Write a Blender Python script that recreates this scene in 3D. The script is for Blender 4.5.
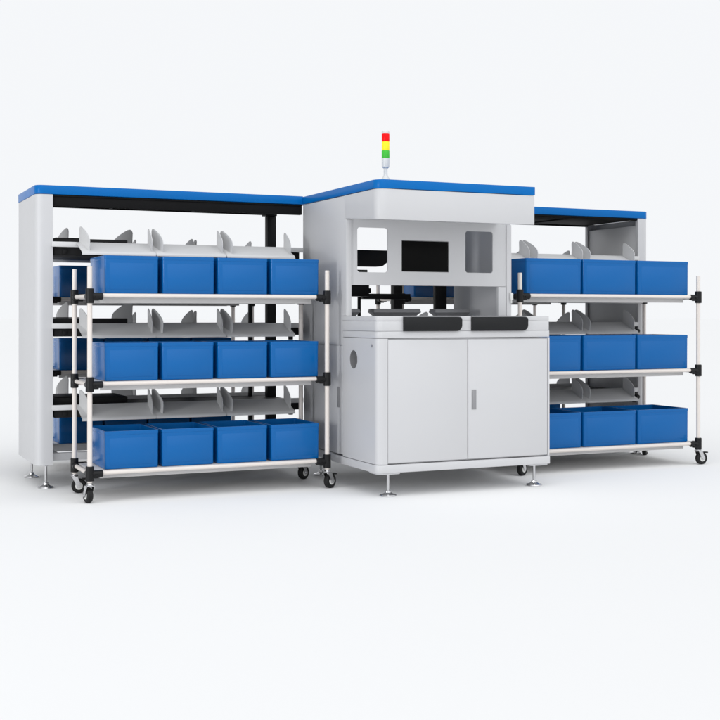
import bpy, bmesh, math, random
from mathutils import Vector, Matrix
random.seed(7)
for o in list(bpy.data.objects):
    bpy.data.objects.remove(o)
S = bpy.context.scene
C = S.collection
R = math.radians

# ------------------------------------------------------------ camera
cam_d = bpy.data.cameras.new('camera')
cam = bpy.data.objects.new('camera', cam_d)
C.objects.link(cam)
cam.location = (0, 0, 1.08)
cam.rotation_euler = (R(90), 0, -R(24.435))
cam_d.sensor_width = 36
cam_d.lens = 59.975
cam_d.shift_y = -44.0 / 720
cam_d.clip_start = 0.1
cam_d.clip_end = 2000
S.camera = cam

# ------------------------------------------------------------ studio dome (world) and softbox
W = bpy.data.worlds.new('World')
S.world = W
W.use_nodes = True
wn, wl = W.node_tree.nodes, W.node_tree.links
bg = wn['Background']
tc = wn.new('ShaderNodeTexCoord')


def dome_lobe(d, lo, hi, amount):
    """smooth bright (or dark) region of the studio dome round direction d"""
    n = Vector(d).normalized()
    dot = wn.new('ShaderNodeVectorMath'); dot.operation = 'DOT_PRODUCT'
    wl.new(tc.outputs['Generated'], dot.inputs[0])
    dot.inputs[1].default_value = n
    mr = wn.new('ShaderNodeMapRange'); mr.interpolation_type = 'SMOOTHSTEP'
    mr.inputs['From Min'].default_value = lo
    mr.inputs['From Max'].default_value = hi
    mr.inputs['To Min'].default_value = 0
    mr.inputs['To Max'].default_value = amount
    wl.new(dot.outputs['Value'], mr.inputs['Value'])
    return mr.outputs['Result']


def add_val(a, b):
    m = wn.new('ShaderNodeMath'); m.operation = 'ADD'
    wl.new(a, m.inputs[0])
    if isinstance(b, (int, float)):
        m.inputs[1].default_value = b
    else:
        wl.new(b, m.inputs[1])
    return m.outputs[0]


DOME_BASE = 1.0
v = add_val(dome_lobe((-0.1, -0.55, 0.85), 0.35, 0.95, 0.88), DOME_BASE)
v = add_val(v, dome_lobe((-1.0, 0.0, 0.1), 0.15, 0.80, -0.38))
# the dome is dimmer above and behind the machine
up = dome_lobe((0, 0, 1), 0.30, 0.55, 1.0)
back = dome_lobe((0.41, 0.91, 0), -0.25, 0.35, -0.55)
mm = wn.new('ShaderNodeMath'); mm.operation = 'MULTIPLY'
wl.new(up, mm.inputs[0]); wl.new(back, mm.inputs[1])
v = add_val(v, mm.outputs[0])
vc = wn.new('ShaderNodeVectorMath'); vc.operation = 'SCALE'
vc.inputs[0].default_value = (0.917, 0.933, 0.955)
wl.new(v, vc.inputs['Scale'])
wl.new(vc.outputs[0], bg.inputs['Color'])
bg.inputs['Strength'].default_value = 1.0

sd = bpy.data.lights.new('softbox', 'AREA')
sd.shape = 'DISK'
sd.size = 9
sd.energy = 150
sd.color = (1.0, 0.985, 0.965)
so = bpy.data.objects.new('softbox', sd)
C.objects.link(so)
so.location = (-5.0, -15.0, 17.0)
so.rotation_euler = (Vector((3.3, 7.2, 0.8)) - so.location).to_track_quat('-Z', 'Y').to_euler()

kd = bpy.data.lights.new('strip_softbox', 'AREA')
kd.shape = 'RECTANGLE'
kd.size = 0.9
kd.size_y = 3.2
kd.energy = 430
kd.color = (0.96, 0.98, 1.0)
ko = bpy.data.objects.new('strip_softbox', kd)
C.objects.link(ko)
ko.location = (-10.0, 1.5, 1.7)
ko.rotation_euler = (Vector((2.6, 7.0, 1.0)) - ko.location).to_track_quat('-Z', 'Y').to_euler()

S.view_settings.view_transform = 'Standard'
S.view_settings.look = 'None'
S.view_settings.exposure = 0
S.view_settings.gamma = 1
S.render.engine = 'CYCLES'
S.render.resolution_x = S.render.resolution_y = 1024


# ------------------------------------------------------------ materials
def mat(name, col, rough=0.4, metal=0.0, bump=0.0, bump_scale=200, var=0.03, var_scale=3.0, coat=0.0, spec=0.5, emit=None):
    m = bpy.data.materials.new(name)
    m.use_nodes = True
    n, l = m.node_tree.nodes, m.node_tree.links
    p = n['Principled BSDF']
    tco = n.new('ShaderNodeTexCoord')
    nz = n.new('ShaderNodeTexNoise')
    nz.inputs['Scale'].default_value = var_scale
    nz.inputs['Detail'].default_value = 5
    l.new(tco.outputs['Object'], nz.inputs['Vector'])
    mr = n.new('ShaderNodeMapRange')
    mr.inputs['To Min'].default_value = 1 - var
    mr.inputs['To Max'].default_value = 1 + var
    l.new(nz.outputs['Fac'], mr.inputs['Value'])
    sc = n.new('ShaderNodeVectorMath'); sc.operation = 'SCALE'
    sc.inputs[0].default_value = col
    l.new(mr.outputs[0], sc.inputs['Scale'])
    l.new(sc.outputs[0], p.inputs['Base Color'])
    rr = n.new('ShaderNodeMapRange')
    rr.inputs['To Min'].default_value = max(0, rough - 0.05)
    rr.inputs['To Max'].default_value = min(1, rough + 0.05)
    nr = n.new('ShaderNodeTexNoise'); nr.inputs['Scale'].default_value = var_scale * 6
    nr.inputs['Detail'].default_value = 4
    l.new(tco.outputs['Object'], nr.inputs['Vector'])
    l.new(nr.outputs['Fac'], rr.inputs['Value'])
    l.new(rr.outputs[0], p.inputs['Roughness'])
    p.inputs['Metallic'].default_value = metal
    p.inputs['Specular IOR Level'].default_value = spec
    p.inputs['Coat Weight'].default_value = coat
    if emit:
        p.inputs['Emission Color'].default_value = (*col, 1)
        p.inputs['Emission Strength'].default_value = emit
    if bump:
        nb = n.new('ShaderNodeTexNoise'); nb.inputs['Scale'].default_value = bump_scale
        l.new(tco.outputs['Object'], nb.inputs['Vector'])
        b = n.new('ShaderNodeBump'); b.inputs['Strength'].default_value = bump
        b.inputs['Distance'].default_value = 0.001
        l.new(nb.outputs['Fac'], b.inputs['Height'])
        l.new(b.outputs[0], p.inputs['Normal'])
    return m


M = {}
M['paint'] = mat('light_grey_paint', (0.56, 0.56, 0.57), 0.42, bump=0.08, bump_scale=420, var=0.015)
M['paint_lightened'] = mat('lightened_inner_grey', (0.76, 0.76, 0.765), 0.42, bump=0.08, bump_scale=420, var=0.03)  # inside sheets, grey lightened to make up for weak light there
M['blue_paint'] = mat('blue_lid_paint', (0.0005, 0.135, 0.44), 0.30, bump=0.06, bump_scale=420, var=0.03, spec=0.15)
M['bin'] = mat('blue_bin_plastic', (0.001, 0.113, 0.365), 0.19, bump=0.02, bump_scale=160, var=0.025, spec=0.28)
M['black'] = mat('black_steel', (0.007, 0.007, 0.0075), 0.55, var=0.1, bump=0.05, spec=0.25)
M['frame_black'] = mat('matt_black_frame', (0.006, 0.006, 0.0065), 0.75, var=0.1, spec=0.15)
M['joint'] = mat('black_joint_plastic', (0.007, 0.007, 0.0075), 0.4, var=0.1, spec=0.25)
M['rubber'] = mat('black_rubber', (0.008, 0.008, 0.008), 0.6, var=0.15, spec=0.3)
M['belt'] = mat('dark_belt', (0.009, 0.0095, 0.0105), 0.5, spec=0.25, var=0.08, bump=0.15, bump_scale=260)
M['pipe'] = mat('cream_pipe', (0.72, 0.665, 0.62), 0.32, var=0.02)
M['shelf'] = mat('shelf_sheet', (0.58, 0.57, 0.565), 0.45, var=0.03)
M['chute'] = mat('chute_sheet', (0.62, 0.62, 0.62), 0.42, var=0.02)
M['chrome'] = mat('chrome', (0.62, 0.62, 0.63), 0.16, metal=1.0, var=0.03)
M['handle'] = mat('handle_grey', (0.27, 0.27, 0.28), 0.4, var=0.03)
M['screen'] = mat('black_screen', (0.003, 0.003, 0.003), 0.35, var=0.05, spec=0.06)
M['hole'] = mat('hole_shade', (0.20, 0.20, 0.205), 0.5, var=0.03)  # dark grey stands in for the shade inside the side port
M['lamp_red'] = mat('red_lens', (0.78, 0.006, 0.008), 0.3, var=0.02, emit=0.25, spec=0.1)
M['lamp_yellow'] = mat('yellow_lens', (0.92, 0.72, 0.03), 0.3, var=0.02, emit=0.25, spec=0.1)
M['lamp_green'] = mat('green_lens', (0.06, 0.44, 0.05), 0.3, var=0.02, emit=0.25, spec=0.1)
M['tower'] = mat('tower_silver', (0.70, 0.70, 0.68), 0.35, var=0.03)
M['floor'] = mat('studio_floor', (0.888, 0.888, 0.884), 0.9, var=0.006, var_scale=0.8, spec=0.0)


# ------------------------------------------------------------ mesh helpers
class MB:
    """collects shapes and links them as one mesh object"""

    def __init__(s):
        s.bm = bmesh.new()

    def _xf(s, vs, mtx):
        if mtx is not None:
            bmesh.ops.transform(s.bm, matrix=mtx, verts=vs)

    def box(s, a, b, bev=0.002, mtx=None):
        lo = [min(p, q) for p, q in zip(a, b)]
        hi = [max(p, q) for p, q in zip(a, b)]
        t = bmesh.new()
        r = bmesh.ops.create_cube(t, size=1)
        for vv in r['verts']:
            vv.co = Vector([lo[i] + (vv.co[i] + .5) * (hi[i] - lo[i]) for i in range(3)])
        bev = min(bev, 0.45 * min(hi[i] - lo[i] for i in range(3)))
        if bev > 0:
            bmesh.ops.bevel(t, geom=t.edges[:], offset=bev, segments=2, profile=0.5, affect='EDGES')
        s._merge(t, mtx)
        return s

    def _merge(s, t, mtx=None):
        if mtx is not None:
            bmesh.ops.transform(t, matrix=mtx, verts=t.verts[:])
        me = bpy.data.meshes.new('tmp')
        t.to_mesh(me); t.free()
        s.bm.from_mesh(me)
        bpy.data.meshes.remove(me)

    def lathe(s, prof, seg=20, mtx=None):
        """prof: list of (r, z) bottom to top, spun about z"""
        t = bmesh.new()
        rings = []
        for r, z in prof:
            rings.append([t.verts.new((r * math.cos(2 * math.pi * i / seg), r * math.sin(2 * math.pi * i / seg), z)) for i in range(seg)])
        for a, b in zip(rings, rings[1:]):
            for i in range(seg):
                t.faces.new((a[i], a[(i + 1) % seg], b[(i + 1) % seg], b[i]))
        t.faces.new(rings[0][::-1]); t.faces.new(rings[-1])
        s._merge(t, mtx)
        return s

    def tube(s, p, q, r, seg=16, cap=0.0015):
        p, q = Vector(p), Vector(q)
        L = (q - p).length
        m = Matrix.Translation(p) @ (q - p).to_track_quat('Z', 'Y').to_matrix().to_4x4()
        return s.lathe([(r - cap, 0), (r, cap), (r, L - cap), (r - cap, L)], seg, m)

    def prism(s, poly, z0, z1, bev=0.002, mtx=None):
        """plan polygon (counter-clockwise) extruded from z0 to z1"""
        t = bmesh.new()
        f = t.faces.new([t.verts.new((x, y, z0)) for x, y in poly])
        r = bmesh.ops.extrude_face_region(t, geom=[f])
        bmesh.ops.translate(t, vec=(0, 0, z1 - z0), verts=[e for e in r['geom'] if isinstance(e, bmesh.types.BMVert)])
        bmesh.ops.recalc_face_normals(t, faces=t.faces[:])
        if bev:
            es = [e for e in t.edges if abs(e.verts[0].co.z - e.verts[1].co.z) < 1e-6]
            bmesh.ops.bevel(t, geom=es, offset=bev, segments=2, profile=0.5, affect='EDGES')
        s._merge(t, mtx)
        return s

    def plate(s, outer, holes, thick, mtx=None):
        """flat polygon in XY with holes, thickened along +z"""
        t = bmesh.new()
        es = []
        for lp in [outer] + holes:
            vs = [t.verts.new((x, y, 0)) for x, y in lp]
            es += [t.edges.new((vs[i], vs[(i + 1) % len(vs)])) for i in range(len(vs))]
        bmesh.ops.triangle_fill(t, use_beauty=True, use_dissolve=False, edges=es)
        r = bmesh.ops.extrude_face_region(t, geom=t.faces[:])
        bmesh.ops.translate(t, vec=(0, 0, thick), verts=[e for e in r['geom'] if isinstance(e, bmesh.types.BMVert)])
        bmesh.ops.recalc_face_normals(t, faces=t.faces[:])
        s._merge(t, mtx)
        return s

    def loft(s, rings, close=False):
        """rings of equal vertex count, capped at both ends unless close"""
        t = bmesh.new()
        rv = [[t.verts.new(p) for p in rg] for rg in rings]
        n = len(rv[0])
        for a, b in zip(rv, rv[1:]):
            for i in range(n):
                t.faces.new((a[i], a[(i + 1) % n], b[(i + 1) % n], b[i]))
        t.faces.new(rv[0][::-1]); t.faces.new(rv[-1])
        bmesh.ops.recalc_face_normals(t, faces=t.faces[:])
        s._merge(t)
        return s

    def build(s, name, m, parent=None, loc=None):
        me = bpy.data.meshes.new(name)
        s.bm.to_mesh(me); s.bm.free()
        for p in me.polygons:
            p.use_smooth = True
        me.set_sharp_from_angle(angle=R(32))
        me.materials.append(m)
        o = bpy.data.objects.new(name, me)
        C.objects.link(o)
        if parent is not None:
            o.parent = parent
        if loc is not None:
            o.location = loc
        return o


def rpoly(x0, y0, x1, y1, r, seg=6):
    """rectangle with corner radii r = (x0y0, x1y0, x1y1, x0y1), counter-clockwise"""
    if not isinstance(r, (tuple, list)):
        r = (r,) * 4
    pts = []
    for (cx, cy, a0, rr) in ((x0, y0, 180, r[0]), (x1, y0, 270, r[1]), (x1, y1, 0, r[2]), (x0, y1, 90, r[3])):
        if rr <= 0:
            pts.append((cx, cy)); continue
        sx = 1 if cx == x0 else -1
        sy = 1 if cy == y0 else -1
        for k in range(seg + 1):
            a = R(a0 + 90 * k / seg)
            pts.append((cx + sx * rr + rr * math.cos(a), cy + sy * rr + rr * math.sin(a)))
    return pts


def empty(name, loc, label=None, cat=None, group=None, rz=0):
    o = bpy.data.objects.new(name, None)
    o.empty_display_size = 0.1
    C.objects.link(o)
    o.location = loc
    o.rotation_euler = (0, 0, rz)
    tag(o, label, cat, group)
    return o


def tag(o, label=None, cat=None, group=None, kind=None):
    if label: o['label'] = label
    if cat: o['category'] = cat
    if group: o['group'] = group
    if kind: o['kind'] = kind


def copy_tree(o, parent=None):
    c = o.copy(); C.objects.link(c)
    c.parent = parent
    for ch in list(o.children):
        copy_tree(ch, c)
    return c


def copy_part(o, parent, loc):
    c = copy_tree(o, parent)
    c.location = loc
    return c


def axis_x(mtx_loc):
    return Matrix.Translation(mtx_loc) @ Matrix.Rotation(R(90), 4, 'Y')


# ------------------------------------------------------------ floor
fb = MB()
fb.bm.faces.new([fb.bm.verts.new(p) for p in ((-400, -400, 0), (400, -400, 0), (400, 400, 0), (-400, 400, 0))])
floor = fb.build('floor', M['floor'])
tag(floor, kind='structure')


# ------------------------------------------------------------ levelling foot and caster (built at local origin)
def make_foot(parent, x, y, h):
    f = MB()
    f.lathe([(0.050, 0.0), (0.052, 0.004), (0.050, 0.010), (0.030, 0.015), (0.019, 0.022), (0.017, 0.034), (0.008, 0.038)], 24)
    f.lathe([(0.0085, 0.03), (0.0085, h)], 14)
    f.lathe([(0.015, h - 0.014), (0.015, h + 0.001)], 6)
    return f.build('levelling_foot', M['chrome'], parent, (x, y, 0))


def make_caster(parent, x, y, top, steer, rad=0.045):
    """top: height of the mounting socket; steer: heading of the wheel"""
    c = empty('caster', (x, y, 0))
    c.parent = parent
    c.rotation_euler = (0, 0, steer)
    off = 0.026                                    # trailing offset of the axle
    t = MB()
    t.lathe([(0.026, -0.017), (0.038, -0.0168), (rad - 0.001, -0.012), (rad, -0.006), (rad, 0.006), (rad - 0.001, 0.012), (0.038, 0.0168), (0.026, 0.017)], 28,
            Matrix.Translation((0, off, rad)) @ Matrix.Rotation(R(90), 4, 'Y'))
    t.build('tyre', M['rubber'], c)
    r = MB()
    r.lathe([(0.006, -0.021), (0.022, -0.0182), (0.0255, -0.010), (0.0255, 0.010), (0.022, 0.0182), (0.006, 0.021)], 20,
            Matrix.Translation((0, off, rad)) @ Matrix.Rotation(R(90), 4, 'Y'))
    r.build('wheel_rim', M['tower'], c)
    f = MB()
    for sx in (-1, 1):
        # fork cheek: a bent plate from the swivel down to the axle
        pts = [(-0.014, 2 * rad + 0.012), (0.018, 2 * rad + 0.012), (off + 0.013, rad + 0.008), (off + 0.010, rad - 0.010), (off - 0.010, rad - 0.010), (off - 0.016, rad + 0.006)]
        m = Matrix(((0, 0, 1, sx * 0.0235 - 0.0015), (1, 0, 0, 0), (0, 1, 0, 0), (0, 0, 0, 1)))
        f.prism(pts, 0, 0.003, 0, m)
        f.lathe([(0.007, -0.004), (0.007, 0.004)], 10, Matrix.Translation((sx * 0.024, off, rad)) @ Matrix.Rotation(R(90), 4, 'Y'))
    f.box((-0.024, -0.016, 2 * rad + 0.009), (0.024, 0.020, 2 * rad + 0.013), 0.001)
    f.lathe([(0.021, 2 * rad + 0.013), (0.023, 2 * rad + 0.018), (0.018, 2 * rad + 0.024)], 20)
    f.lathe([(0.010, 2 * rad + 0.022), (0.010, top)], 14)
    f.build('caster_fork', M['chrome'], c)
    b = MB()
    b.box((-0.017, off + 0.016, 2 * rad - 0.008), (0.017, off + 0.050, 2 * rad + 0.001), 0.003,
          Matrix.Translation((0, 0, 0)))
    b.build('brake_pedal', M['joint'], c)
    return c


# ------------------------------------------------------------ pipe rack trolley
def make_trolley(name, x, y, wd, dp, tiers, steers, top=1.365, label=None, group=None):
    t = empty(name, (x, y, 0), label, 'trolley', group)
    pr, rr = 0.0145, 0.0125
    for (px, py) in ((0, 0), (wd, 0), (0, dp), (wd, dp)):
        p = MB(); p.tube((px, py, 0.118), (px, py, top), pr)
        p.build('post', M['pipe'], t)
    for z in tiers:
        for py in (0, dp):
            r = MB(); r.tube((0.062, py, z), (wd - 0.062, py, z), rr)
            r.build('rail', M['pipe'], t)
        for px in (0, wd):
            r = MB(); r.tube((px, 0.05, z - 0.004), (px, dp - 0.05, z - 0.004), rr)
            r.build('rail', M['pipe'], t)
        s = MB()
        s.box((0.05, 0.016, z + 0.004), (wd - 0.05, dp - 0.016, z + 0.0115), 0.001)
        s.box((0.075, 0.075, z - 0.042), (wd - 0.075, 0.079, z + 0.004), 0.0005)
        s.box((0.075, dp - 0.079, z - 0.042), (wd - 0.075, dp - 0.075, z + 0.004), 0.0005)
        s.box((0.079, 0.079, z - 0.012), (wd - 0.079, dp - 0.079, z + 0.003), 0.0005)
        s.box((0.018, 0.03, z - 0.018), (0.05, dp - 0.03, z + 0.0105), 0.001)
        s.box((wd - 0.05, 0.03, z - 0.018), (wd - 0.018, dp - 0.03, z + 0.0105), 0.001)
        s.build('shelf', M['shelf'], t)
        for px, dx in ((0, 1), (wd, -1)):
            for py, dy in ((0, 1), (dp, -1)):
                j = MB()
                j.tube((px, py, z - 0.045), (px, py, z + 0.040), 0.0240, 16, 0.003)
                j.tube((px + dx * 0.012, py, z - 0.004), (px + dx * 0.075, py, z - 0.004), 0.0205, 16, 0.003)
                j.tube((px, py + dy * 0.012, z - 0.006), (px, py + dy * 0.062, z - 0.006), 0.0205, 16, 0.003)
                j.box((px + dx * 0.004, py - 0.014, z - 0.030), (px + dx * 0.05, py + 0.014, z + 0.010), 0.003)
                # clamp bolts
                j.tube((px + dx * 0.034, py - 0.026, z - 0.010), (px + dx * 0.034, py + 0.026, z - 0.010), 0.005, 8, 0.001)
                j.build('pipe_joint', M['joint'], t)
    for (px, py), st in zip(((0, 0), (wd, 0), (0, dp), (wd, dp)), steers):
        make_caster(t, px, py, 0.135, st)
    return t


TL = [0.174, 0.688, 1.199]
TR = [0.154, 0.687, 1.219]
WL, WR, DP = 1.482, 1.517, 0.445
cart_l = make_trolley('rack_trolley', (1.440), 6.93, WL, DP, TL, (R(10), R(-66), R(-100), R(-62)),
                      label='pipe rack trolley with four casters holding twelve blue bins, nearest on the left',
                      group='pipe rack trolleys')
cart_r = make_trolley('rack_trolley', 4.336, 6.93, WR, 0.625, TR, (R(-65), R(-92), R(-60), R(-50)), top=1.372,
                      label='pipe rack trolley with nine wide blue bins, right of the double door machine',
                      group='pipe rack trolleys')
rear_l = copy_tree(cart_l)
rear_l.location = (2.968, 8.925, 0); rear_l.rotation_euler = (0, 0, math.pi)
for gone in [c for c in rear_l.children if c.name.startswith('caster') and c.location.x > 1]:   # the photograph shows none behind the end panel
    for c in list(gone.children) + [gone]:
        bpy.data.objects.remove(c)
rear_l['label'] = 'pipe rack trolley in shade behind the left shelving cabinet'
rear_r = make_trolley('rack_trolley', 5.735, 8.925, WR, DP, TR, (R(-65), R(-92), R(-60), R(-50)), top=1.372,
                      label='pipe rack trolley mostly hidden behind the right shelving cabinet',
                      group='pipe rack trolleys')
rear_r.rotation_euler = (0, 0, math.pi)


# ------------------------------------------------------------ bins
def make_bin_mesh(w, d, h):
    """open moulded bin: tapered wall, rolled rim, recessed front panel line"""
    rings = []

    def ring(inset, z, r):
        return [(x, y, z) for x, y in rpoly(inset, inset, w - inset, d - inset, max(r - inset * 0.5, 0.003), 5)]
    rings.append(ring(0.008, 0.0, 0.014))
    rings.append(ring(0.0035, 0.002, 0.014))
    rings.append(ring(0.0024, 0.007, 0.014))
    rings.append(ring(0.0016, h - 0.0225, 0.014))
    rings.append(ring(0.0003, h - 0.0205, 0.014))
    rings.append(ring(0.0, h - 0.018, 0.014))
    rings.append(ring(0.0, h - 0.002, 0.014))
    rings.append(ring(0.0015, h, 0.014))
    rings.append(ring(0.0065, h, 0.014))
    rings.append(ring(0.0085, h - 0.002, 0.014))
    rings.append(ring(0.0115, 0.014, 0.014))
    rings.append(ring(0.0165, 0.008, 0.014))
    b = MB(); b.loft(rings)
    # shallow raised panel on the front face
    b.box((0.030, 0.0012, 0.022), (w - 0.030, 0.0075, h - 0.042), 0.0012)
    return b


ORD4 = ['first', 'second', 'third', 'fourth']
ORD3 = ['first', 'second', 'third']
TIER = ['bottom', 'middle', 'top']


def place_bins(root_xy, rz, tiers, x0, pitch, w, h, d, n, where, group, proto=None, yoff=0.028, sx=1.0):
    ords = ORD4 if n == 4 else ORD3
    for ti, z in enumerate(tiers):
        for k in range(n):
            lx, ly = x0 + k * pitch, yoff
            ca, sa = math.cos(rz), math.sin(rz)
            jx, jy = random.uniform(-.002, .002), random.uniform(-.003, .003)
            px = root_xy[0] + ca * (lx + jx) - sa * (ly + jy)
            py = root_xy[1] + sa * (lx + jx) + ca * (ly + jy)
            if proto is None:
                o = make_bin_mesh(w, d, h).build('storage_bin', M['bin'])
                proto = o
            else:
                o = proto.copy(); C.objects.link(o)
            o.location = (px, py, z + 0.0128)
            o.rotation_euler = (0, 0, rz + random.uniform(-.004, .004))
            o.scale = (sx, 1, 1)
            # on a trolley turned to face away, the order from the left is reversed
            kk = k if abs(rz) < 1 else n - 1 - k
            tag(o, where.format(ord=ords[kk], tier=TIER[ti]), 'storage bin', group)
    return proto


bin_l = place_bins((1.440, 6.93), 0, TL, 0.092, 0.3425, 0.322, 0.2215, 0.412, 4,
                   '{ord} blue bin from the left, {tier} shelf of the left front trolley', 'blue bins on the left front trolley')
bin_r = place_bins((4.336, 6.93), 0, TR, 0.068, 0.4660, 0.452, 0.243, 0.412, 3,
                   '{ord} wide blue bin from the left, {tier} shelf of the right front trolley', 'wide blue bins on the right front trolley')
place_bins((2.968, 8.925), math.pi, TL, 0.155, 0.318, 0.322, 0.2215, 0.412, 4,
           '{ord} shaded blue bin from the left, {tier} shelf behind the left cabinet', 'blue bins on the trolley behind the left cabinet', bin_l, sx=0.96)
place_bins((5.735, 8.925), math.pi, TR, 0.020, 0.4660, 0.452, 0.243, 0.412, 3,
           '{ord} shaded wide bin from the left, {tier} shelf behind the right cabinet', 'wide blue bins on the trolley behind the right cabinet', bin_r)

# ------------------------------------------------------------ shelving cabinets with sorting chutes
ZT, ZL = 1.840, 1.895


def chute_parts(cab, ox, xs, xe, fz, bz, front=True, yf=7.385, yb=7.575, lat=(-0.030, 0.014), hs=(1, 1)):
    """one funnel-shaped chute: sloping tray and two fins; xs/xe are its left and right fins at the lip"""
    t = MB()
    sgn = 1 if front else -1

    def Y(y):
        return y if front else 15.90 - y
    th = 0.004
    prof = [(yb, bz), (yf + 0.014, fz + 0.008), (yf + 0.004, fz + 0.001), (yf, fz - 0.006), (yf, fz - 0.014)]
    xl0, xr0 = xs - 0.050, xe + 0.024
    top = []
    rings = []
    for (y, z) in prof:
        rings.append((y, z))
    bm = bmesh.new()
    n = len(prof)
    up = [[bm.verts.new((x, Y(y), z)) for (y, z) in prof] for x in (xl0, xr0)]
    dn = [[bm.verts.new((x, Y(y + (0.0 if i < 3 else th)), z - (th if i < 3 else 0))) for i, (y, z) in enumerate(prof)] for x in (xl0, xr0)]
    for i in range(n - 1):
        bm.faces.new((up[0][i], up[1][i], up[1][i + 1], up[0][i + 1]))
        bm.faces.new((dn[0][i], dn[0][i + 1], dn[1][i + 1], dn[1][i]))
        for q in (0, 1):
            bm.faces.new((up[q][i], up[q][i + 1], dn[q][i + 1], dn[q][i]))
    for i in (0, n - 1):
        bm.faces.new((up[0][i], dn[0][i], dn[1][i], up[1][i]))
    bmesh.ops.recalc_face_normals(bm, faces=bm.faces[:])
    t._merge(bm, Matrix.Translation(ox))
    tr = t.build('chute', M['chute'], cab)
    sl = (bz - fz) / (yb - yf)
    for xn, dl, hk in ((xs, lat[0], hs[0]), (xe, lat[1], hs[1])):
        f = MB()
        xf = xn + dl
        yn, yfar = yf + 0.020, yb - 0.006
        # side profile (distance along the fin, height), rounded on top
        prof2 = [(0.05, 0.0), (0.02, 0.030), (0.0, 0.062), (0.02, 0.079), (0.10, 0.092), (0.30, 0.106), (0.55, 0.118), (0.78, 0.1255), (0.88, 0.125), (0.95, 0.118), (1.0, 0.102), (0.985, 0.05), (1.0, 0.0)]
        bm = bmesh.new()
        a, b = [], []
        for (u, hh) in prof2:
            y = yn + (yfar - yn) * u
            z = fz + sl * (y - yf) + hh * hk * (1 - 0.17 * u) - (0.002 if hh == 0 else 0)
            x = xn + (xf - xn) * u
            a.append(bm.verts.new((x - 0.002, Y(y), z)))
            b.append(bm.verts.new((x + 0.002, Y(y), z)))
        bm.faces.new(a); bm.faces.new(b[::-1])
        m_ = len(a)
        for i in range(m_):
            bm.faces.new((a[i], b[i], b[(i + 1) % m_], a[(i + 1) % m_]))
        bmesh.ops.recalc_face_normals(bm, faces=bm.faces[:])
        f._merge(bm, Matrix.Translation(ox))
        f.build('fin', M['chute'], tr)
    return tr


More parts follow.
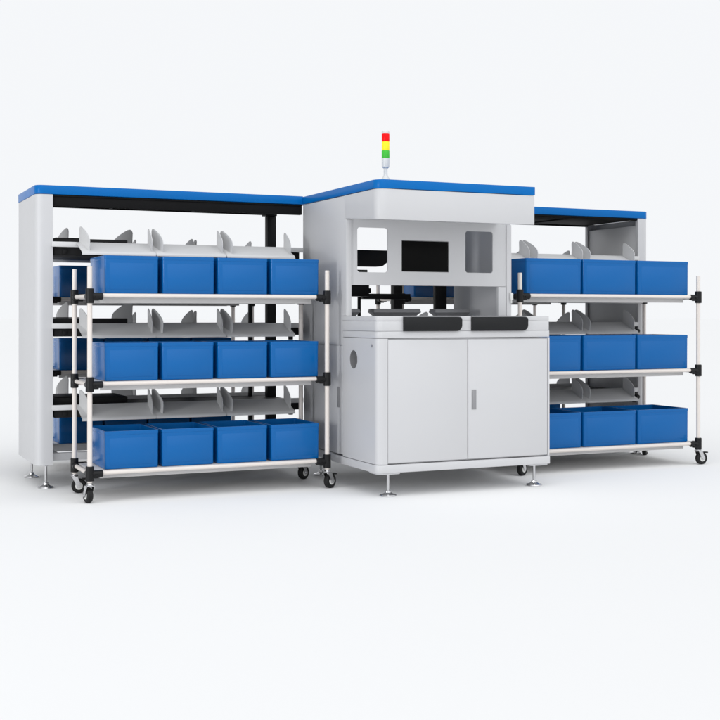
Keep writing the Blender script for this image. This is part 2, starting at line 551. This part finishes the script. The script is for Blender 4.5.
def make_cabinet(x0, x1, left, label, shift):
    cab = empty('shelving_cabinet', (x0, 7.6, 0), label, 'cabinet', 'blue topped shelving cabinets beside the machine')
    ox = Vector((-x0, -7.6, 0))
    T = Matrix.Translation(ox)
    YF, YB = 7.6, 8.30
    # end panel: folded channel with rounded outer corners
    if left:
        a, s_ = x0, 1
    else:
        a, s_ = x1, -1

    def PX(v):
        return a + s_ * v
    outer = []
    rr = 0.05
    for k in range(9):
        g = R(90 + 90 * k / 8)      # front outer corner in local (depth from outer side, y)
        outer.append((rr + rr * math.cos(g + R(90)), YF + rr - rr * math.sin(g - R(0)) if False else YF + rr - rr * math.cos(R(90 * k / 8) - R(90))))
    # simple explicit channel outline (v, y)
    def arc(cx, cy, r, a0, a1, n=8):
        return [(cx + r * math.cos(R(a0 + (a1 - a0) * i / n)), cy + r * math.sin(R(a0 + (a1 - a0) * i / n))) for i in range(n + 1)]
    pts = arc(rr, YF + rr, rr, 180, 270) + [(0.105, YF), (0.105, YF + 0.03), (0.098, YF + 0.03), (0.098, YF + 0.008)]
    pts += [(0.052, YF + 0.008)] + arc(rr, YF + rr, rr - 0.008, 270, 180)[1:]
    pts += [(0.008, YB - 0.012), (0.098, YB - 0.012), (0.098, YB - 0.03), (0.105, YB - 0.03), (0.105, YB)] + arc(0.02, YB - 0.02, 0.02, 90, 180, 4)
    poly = [(PX(p), q) for p, q in pts]
    if not left:
        poly = poly[::-1]
    e = MB()
    t = bmesh.new()
    f = t.faces.new([t.verts.new((x, y, 0.150)) for x, y in poly])
    r = bmesh.ops.extrude_face_region(t, geom=[f])
    bmesh.ops.translate(t, vec=(0, 0, ZT - 0.002 - 0.150), verts=[q for q in r['geom'] if isinstance(q, bmesh.types.BMVert)])
    bmesh.ops.triangulate(t, faces=[q for q in t.faces if len(q.verts) > 4])
    bmesh.ops.recalc_face_normals(t, faces=t.faces[:])
    e._merge(t, T)
    # bottom and top closing plates, stiffening ribs on the inside
    e.box((PX(0.012), YF + 0.055, 0.154), (PX(0.095), YB - 0.014, 0.162), 0.001, T)
    e.build('end_panel', M['paint'], cab)
    il = MB()
    il.box((PX(0.086), YF + 0.034, 0.20), (PX(0.090), YB - 0.034, ZT - 0.055), 0.001, T)
    il.build('inner_panel', M['paint_lightened'], cab)
    # lid
    lx0, lx1 = (x0 - 0.002, x1) if left else (x0, x1 + 0.002)
    rads = (0.052, 0.003, 0.003, 0.022) if left else (0.003, 0.052, 0.022, 0.003)
    l = MB(); l.prism(rpoly(lx0, YF - 0.003, lx1, YB + 0.003, rads, 8), ZT, ZL, 0.003, T)
    l.build('lid', M['blue_paint'], cab)
    # black frame under the lid
    fr = MB()
    xa, xb = (x0 + 0.107, x1 - 0.004) if left else (x0 + 0.004, x1 - 0.107)
    fr.box((xa, YF + 0.004, ZT - 0.012), (xb, YB - 0.004, ZT - 0.003), 0.001, T)
    if left:
        fr.box((xa, YF + 0.010, ZT - 0.070), (xb, YF + 0.050, ZT - 0.0125), 0.001, T)
    else:
        fr.box((xa, YF + 0.010, ZT - 0.020), (xb, YF + 0.030, ZT - 0.0125), 0.001, T)
    fr.box((xa, YB - 0.040, ZT - 0.022), (xb, YB - 0.006, ZT - 0.0125), 0.001, T)
    for g in (0.3, 0.65):
        xx = xa + (xb - xa) * g
        fr.box((xx - 0.012, YF + 0.052, ZT - 0.020), (xx + 0.012, YB - 0.060, ZT - 0.0125), 0.001, T)
    fr.build('top_frame', M['frame_black'], cab)
    # black posts at the machine end
    if left:
        p = MB(); p.box((x1 - 0.072, 8.10, 0.15), (x1 - 0.008, 8.16, ZT - 0.043), 0.003, T)
        p.box((x1 - 0.092, 8.09, ZT - 0.042), (x1 - 0.005, 8.17, ZT - 0.027), 0.002, T)
        p.build('post', M['black'], cab)
        qx = x1 - 0.17
        p = MB(); p.box((qx - 0.012, 8.19, 0.15), (qx + 0.012, 8.215, 1.42), 0.002, T)
        p.build('post', M['black'], cab)
    # base frame
    b = MB()
    b.box((xa, YF + 0.075, 0.168), (xb, YF + 0.115, 0.215), 0.002, T)
    b.box((xa, YB - 0.115, 0.168), (xb, YB - 0.075, 0.215), 0.002, T)
    for xx in (xa + 0.02, (xa + xb) / 2, xb - 0.06):
        b.box((xx, YF + 0.116, 0.170), (xx + 0.04, YB - 0.116, 0.210), 0.002, T)
    b.build('base_frame', M['paint'], cab)
    # three sorting levels
    for i, dz in enumerate((0.0, -0.511, -1.020)):
        q = dz
        cr = MB()
        cr.box((xa - 0.01, 7.578, 1.512 + q), (xb, 7.600, 1.544 + q), 0.002, T)
        cr.box((xa - 0.01, 15.9 - 7.600, 1.512 + q), (xb, 15.9 - 7.578, 1.544 + q), 0.002, T)
        cr.build('chute_rail', M['chute'], cab)
        cv = MB()
        cv.box((xa + 0.01, 7.625, 1.462 + q), (xb - 0.012, 8.275, 1.522 + q), 0.004, T)
        for k in range(12):
            xx = xa + 0.06 + k * (xb - xa - 0.15) / 11
            cv.box((xx, 7.612, 1.470 + q), (xx + 0.03, 7.6245, 1.500 + q), 0.002, T)
        cv.build('conveyor', M['black'], cab)
        if left:
            d = MB()  # plain black box forming the dark strip behind the front chutes
            d.box((xa + 0.02, 7.76, 1.523 + q), (1.86, 8.14, 1.576 + q), 0.006, T)
            d.box((xa + 0.05, 7.80, 1.577 + q), (1.60, 8.10, 1.583 + q), 0.003, T)
            d.build('black_box', M['black'], cab)
        eb = MB()
        ex = x1 - 0.10 if left else x1 - 0.145
        eb.box((ex, 7.602, 1.43 + q), (ex + 0.03, 7.624, 1.51 + q), 0.004, T)
        eb.tube(Vector((ex + 0.015, 7.56, 1.475 + q)) + ox, Vector((ex + 0.015, 7.60, 1.475 + q)) + ox, 0.016, 14)
        eb.build('bracket', M['black'], cab)
        for (xs, xe) in ((1.539, 1.930), (2.000, 2.392), (2.460, 2.862)):
            if not left and xs < 1.6:
                xs = 1.665                      # clear of the trolley post
            chute_parts(cab, ox, xs + shift, xe + shift, 1.470 + q, 1.543 + q, True)
        # rear side: near end of each fin is the inner one
        for (xs, xe, lt, hk) in ((1.530, 1.920, (0.055, 0.110), (1.45, 1.45)), (2.045, 2.430, (0.01, 0.040), (0.8, 0.95)), (2.485, 2.890, (0.01, 0.020), (0.9, 0.9))):
            chute_parts(cab, ox, xs + shift, xe + shift, 1.470 + q, 1.543 + q, False, lat=lt, hs=hk if left else (0.85, 0.85))
    fx = (x0 + 0.075, x1 - 0.08) if left else (x0 + 0.09, x1 - 0.06)
    for xx in fx:
        for yy in (7.675, 8.22):
            if (left and xx > x0 + 0.5) or (not left and xx < x1 - 0.5):
                continue
            ft = make_foot(cab, xx - x0, yy - 7.6, 0.153)
    return cab


cab_l = make_cabinet(1.245, 3.0265, True, 'tall left shelving cabinet with blue lid and grey rounded end panel', 0.0)
cab_r = make_cabinet(4.140, 5.932, False, 'tall right shelving cabinet with blue lid, grey end panel at its right end', 2.785)

# ------------------------------------------------------------ central machine
mc = empty('sorting_machine', (3.03, 6.42, 0),
           'central grey machine with double door base, black screen and signal tower', 'machine')
ox = Vector((-3.03, -6.42, 0))
T = Matrix.Translation(ox)
XL, XR, YF = 3.03, 4.235, 6.42
b = MB()
poly = [(XL, 6.93)] + [p for p in rpoly(XL, YF, XR, 6.93, (0.042, 0, 0, 0), 8) if p[1] < 6.90 and p[0] < XL + 0.3]
poly += [(3.098, YF), (3.098, YF + 0.018), (4.222, YF + 0.018), (4.222, YF), (XR, YF), (XR, 6.93)]
b.prism(poly, 0.197, 0.946, 0, T)
body = b.build('base_body', M['paint'], mc)
# blind cable port and lock hole cut in the left side
cut = MB()
cut.lathe([(0.057, -0.30), (0.057, 0.05)], 40, Matrix.Translation(Vector((XL, 6.765, 0.812)) + ox) @ Matrix.Rotation(R(90), 4, 'Y'))
cut.lathe([(0.010, -0.02), (0.010, 0.02)], 20, Matrix.Translation(Vector((XL, 6.497, 0.902)) + ox) @ Matrix.Rotation(R(90), 4, 'Y'))
co = cut.build('cutter', M['paint'], mc)
bo = body.modifiers.new('cut', 'BOOLEAN'); bo.operation = 'DIFFERENCE'; bo.object = co; bo.solver = 'EXACT'
dg = bpy.context.evaluated_depsgraph_get(); dg.update()
nm = bpy.data.meshes.new_from_object(body.evaluated_get(dg))
body.modifiers.clear()
old = body.data; body.data = nm; bpy.data.meshes.remove(old); nm.name = 'base_body'
bpy.data.objects.remove(co)
for p in nm.polygons: p.use_smooth = True
nm.set_sharp_from_angle(angle=R(32))

pm = Matrix.Translation(Vector((XL, 6.765, 0.812)) + ox) @ Matrix.Rotation(R(90), 4, 'Y')
pb = MB()  # tube added to darken the inside of the port
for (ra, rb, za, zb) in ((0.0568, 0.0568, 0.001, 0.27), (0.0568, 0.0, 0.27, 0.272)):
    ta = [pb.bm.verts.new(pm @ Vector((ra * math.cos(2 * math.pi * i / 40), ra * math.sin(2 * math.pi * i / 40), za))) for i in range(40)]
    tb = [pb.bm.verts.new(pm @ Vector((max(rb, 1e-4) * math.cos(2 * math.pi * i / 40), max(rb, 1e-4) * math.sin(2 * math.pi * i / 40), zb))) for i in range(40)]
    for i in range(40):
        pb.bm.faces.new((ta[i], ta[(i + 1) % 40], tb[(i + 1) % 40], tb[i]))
pb.build('port_shade', M['hole'], mc)
lk = MB(); lk.lathe([(0.009, 0), (0.009, 0.012), (0.007, 0.014)], 18, Matrix.Translation(Vector((XL - 0.003, 6.497, 0.902)) + ox) @ Matrix.Rotation(R(90), 4, 'Y'))
lk.build('lock', M['handle'], mc)

d = MB(); d.box((3.1005, YF + 0.001, 0.2035), (3.6415, YF + 0.017, 0.9375), 0.0025, T)
d.build('door', M['paint'], mc)
d = MB(); d.box((3.6465, YF + 0.001, 0.2035), (4.2195, YF + 0.017, 0.9375), 0.0025, T)
door2 = d.build('door', M['paint'], mc)
h = MB()
h.box((3.670, YF - 0.0020, 0.506), (3.702, YF + 0.002, 0.628), 0.002, T)
h.box((3.676, YF - 0.0045, 0.513), (3.690, YF - 0.0015, 0.621), 0.0015, T)
h.build('handle', M['handle'], door2)
# counter rail above the doors and counter block
r_ = MB(); r_.prism(rpoly(XL, YF, XR, 6.93, (0.042, 0.004, 0, 0), 8), 0.949, 0.9885, 0.001, T)
r_.build('front_rail', M['paint'], mc)
ct = MB()
ct.prism(rpoly(XL - 0.002, YF - 0.001, XR - 0.003, 6.93, (0.042, 0.006, 0, 0), 8), 0.990, 1.0495, 0.0015, T)
ct.prism(rpoly(XL - 0.002, YF - 0.001, XR - 0.003, 6.93, (0.042, 0.006, 0, 0), 8), 1.051, 1.0795, 0.002, T)
ct.build('counter', M['paint'], mc)
for (xa, xb) in ((3.198, 3.594), (3.664, 4.066)):
    tr = MB()
    m = Matrix(((1, 0, 0, 0), (0, 0, 1, YF - 0.020), (0, 1, 0, 0), (0, 0, 0, 1)))
    tr.prism(rpoly(xa, 0.990, xb, 1.0735, (0.002, 0.034, 0.016, 0.002), 8), 0, 0.0185, 0.002, T @ m)
    o = tr.build('tray', M['belt'], mc)
    lp = MB(); lp.box((xa, YF - 0.0175, 1.0745), (xb - 0.014, YF - 0.0015, 1.0815), 0.001, T)
    lp.build('tray_edge', M['handle'], o)
# plinth with corner tabs
pl = MB()
pl.prism(rpoly(XL - 0.004, YF - 0.005, XR + 0.003, 7.10, (0.045, 0.006, 0, 0), 8), 0.146, 0.1935, 0.003, T)
pl.prism(rpoly(XL + 0.01, YF + 0.005, XL + 0.16, YF + 0.15, (0.04, 0.02, 0.02, 0.02), 6), 0.136, 0.1455, 0.001, T)
pl.prism(rpoly(XR - 0.14, YF + 0.005, XR - 0.01, YF + 0.15, (0.02, 0.006, 0.02, 0.02), 6), 0.136, 0.1455, 0.001, T)
pl.build('plinth', M['paint'], mc)
# rear part of the body: lower walls, cheeks
lw = MB()
lw.box((XL + 0.003, 6.934, 0.205), (XL + 0.030, 7.60, 0.893), 0.002, T)
lw.box((XR - 0.030, 6.934, 0.205), (XR - 0.003, 7.60, 0.893), 0.002, T)
lw.box((XL + 0.032, 6.934, 0.205), (XR - 0.032, 6.944, 0.88), 0.001, T)
lw.box((XL + 0.032, 7.585, 0.205), (XR - 0.032, 7.598, 0.88), 0.001, T)
lw.box((XL + 0.003, 7.104, 0.150), (XR - 0.003, 7.60, 0.200), 0.002, T)
lw.box((XL + 0.006, 6.94, 0.87), (XL + 0.0295, 7.59, 0.93), 0, T)
lw.build('rear_body', M['paint'], mc)
sh = MB(); sh.box((XL - 0.0005, 6.985, 0.50), (XL + 0.002, 7.02, 0.63), 0.001, T)
sh.build('handle', M['handle'], mc)
for xa, xb in ((XL, XL + 0.036), (XR - 0.036, XR)):
    ck = MB()
    m = Matrix(((0, 0, 1, xa), (1, 0, 0, 0), (0, 1, 0, 0), (0, 0, 0, 1)))
    pts = [(6.934, 0.899), (7.608, 0.899), (7.608, 1.836), (6.905, 1.836), (6.905, 1.70), (6.876, 1.685), (6.876, 1.0815), (6.934, 1.0815)]
    ck.prism(pts, 0, xb - xa, 0.0015, T @ m)
    ck.build('side_panel', M['paint'], mc)
fl = MB(); fl.box((4.136, 6.879, 1.0815), (XR - 0.038, 6.905, 1.2735), 0.002, T)
fl.build('side_flange', M['paint'], mc)
# header with slanted soffit
hd = MB()
hd.prism(rpoly(XL, YF, 4.125, 6.9045, (0.062, 0.006, 0, 0), 10), 1.654, 1.837, 0.0025, T)
for vv in hd.bm.verts:
    if vv.co.z < 1.70:
        vv.co.z += 0.038 * (vv.co.y / 0.48)
hd.build('header', M['paint'], mc)
ld = MB(); ld.prism([(x, y) for x, y in rpoly(XL - 0.003, YF - 0.003, 4.128, 7.70, (0.065, 0.006, 0, 0), 10)], ZT, ZL - 0.003, 0.003, T)
ld.build('lid', M['blue_paint'], mc)
# panel with two windows
bp = MB()
m = Matrix(((1, 0, 0, 0), (0, 0, 1, 6.884), (0, 1, 0, 0), (0, 0, 0, 1)))
w1 = rpoly(3.109, 1.357, 3.322, 1.640, 0.018, 5)
w2 = rpoly(3.888, 1.365, 4.097, 1.638, 0.018, 5)
sc = rpoly(3.421, 1.364, 3.764, 1.566, 0.002, 2)
bp.plate(rpoly(XL + 0.038, 1.276, XR - 0.038, 1.700, 0), [w1[::-1], w2[::-1], sc[::-1]], 0.010, T @ m)
bp.box((XL + 0.038, 6.895, 1.276), (XR - 0.038, 6.93, 1.284), 0.001, T)
bp.box((3.40, 6.8945, 1.34), (3.785, 6.935, 1.59), 0.002, T)
bp.build('front_panel', M['paint'], mc)
sn = MB(); sn.box((3.424, 6.8875, 1.367), (3.761, 6.8943, 1.563), 0.0015, T)
sn.build('screen', M['screen'], mc)
# inside: dark camera housing, beam, rear frame posts, receiving hoppers, black transport
hs = MB()
m = Matrix(((1, 0, 0, 0), (0, 0, 1, 7.5), (0, 1, 0, 0), (0, 0, 0, 1)))
hs.prism([(3.33, 1.424), (3.580, 1.424), (3.618, 1.452), (3.618, 1.535), (3.33, 1.535)], 0, 0.12, 0.003, T @ m)
hs.box((3.33, 7.50, 1.372), (3.465, 7.56, 1.398), 0.002, T)
hs.tube(Vector((3.38, 7.53, 1.399)) + ox, Vector((3.38, 7.53, 1.424)) + ox, 0.01, 10)
hs.build('camera_housing', M['belt'], mc)
bx = MB()
bx.box((3.42, 7.90, 1.222), (3.664, 8.02, 1.34), 0.004, T)
bx.build('motor', M['black'], mc)
bm_ = MB()
bm_.box((3.66, 8.00, 1.205), (4.05, 8.05, 1.245), 0.002, T)
bm_.tube(Vector((3.72, 8.02, 1.25)) + ox, Vector((3.72, 8.02, 1.285)) + ox, 0.012, 12)
bm_.box((3.55, 8.02, 0.90), (3.572, 8.045, 1.204), 0.002, T)
bm_.build('cross_beam', M['black'], mc)
for (xa, xb, ya, yb, za, zb) in ((4.050, 4.122, 8.28, 8.34, 0.15, 1.836), (3.42, 3.45, 8.30, 8.33, 0.15, 1.2), (4.06, 4.150, 7.62, 7.66, 0.15, 1.836), (3.60, 3.62, 7.95, 7.97, 0.90, 1.22)):
    p = MB(); p.box((xa, ya, za), (xb, yb, zb), 0.002, T)
    p.build('frame_post', M['black'], mc)
dk = MB(); dk.box((XL + 0.04, 6.95, 0.900), (XR - 0.04, 7.58, 0.912), 0.001, T)
dk.build('deck', M['paint_lightened'], mc)
for (xa, xb) in ((3.10, 3.268), (3.362, 3.716), (3.822, 4.10)):
    hp = MB()
    z0, z1 = 0.93, 1.128
    rings = []
    for (ins, z) in ((0.03, z0), (0.03, z1 - 0.055), (0.008, z1 - 0.03), (0.0, z1 - 0.024), (0.004, z1 - 0.004), (0.01, z1), (0.02, z1), (0.034, z1 - 0.05), (0.034, z0 + 0.01)):
        rings.append([(x + ox.x, y + ox.y, z) for x, y in rpoly(xa + ins, 7.18 + ins, xb - ins, 7.28 - ins, 0.006, 3)])
    hp.loft(rings)
    hp.build('hopper', M['handle'], mc)
sn2 = MB(); sn2.box((XR - 0.016, 6.858, 1.186), (XR + 0.004, 6.8745, 1.236), 0.003, T)
sn2.tube(Vector((XR - 0.006, 6.866, 1.165)) + ox, Vector((XR - 0.006, 6.866, 1.186)) + ox, 0.005, 10)
sn2.build('sensor', M['tower'], mc)
# feet and casters
for (x, y) in ((3.13, 6.483), (4.171, 6.50), (3.13, 7.53), (4.171, 7.53)):
    make_foot(mc, x - XL, y - YF, 0.146)
# signal tower
tw = empty('signal_tower', (3.257 - XL, 6.78 - YF, ZL - 0.003))
tw.parent = mc
q = MB()
q.lathe([(0.029, 0.0), (0.030, 0.006), (0.030, 0.030), (0.026, 0.048), (0.015, 0.064), (0.012, 0.072), (0.012, 0.118)], 24)
q.lathe([(0.0145, 0.114), (0.022, 0.120), (0.024, 0.128), (0.0245, 0.176)], 28)
q.build('stand', M['tower'], tw)
zc = 0.1775
for nm_, hh in (('lamp_green', 0.048), ('lamp_yellow', 0.056), ('lamp_red', 0.052)):
    l = MB()
    l.lathe([(0.0235, zc), (0.0245, zc + 0.002), (0.0245, zc + hh - 0.004), (0.0235, zc + hh - 0.002)], 28)
    for k in range(3):
        z = zc + hh * (0.28 + 0.22 * k)
        l.lathe([(0.0240, z - 0.0025), (0.0249, z), (0.0240, z + 0.0025)], 28)
    l.build(nm_, M[nm_], tw)
    zc += hh
q = MB(); q.lathe([(0.0245, zc - 0.001), (0.0245, zc + 0.008), (0.020, zc + 0.013), (0.006, zc + 0.015)], 28)
q.build('cap', M['tower'], tw)
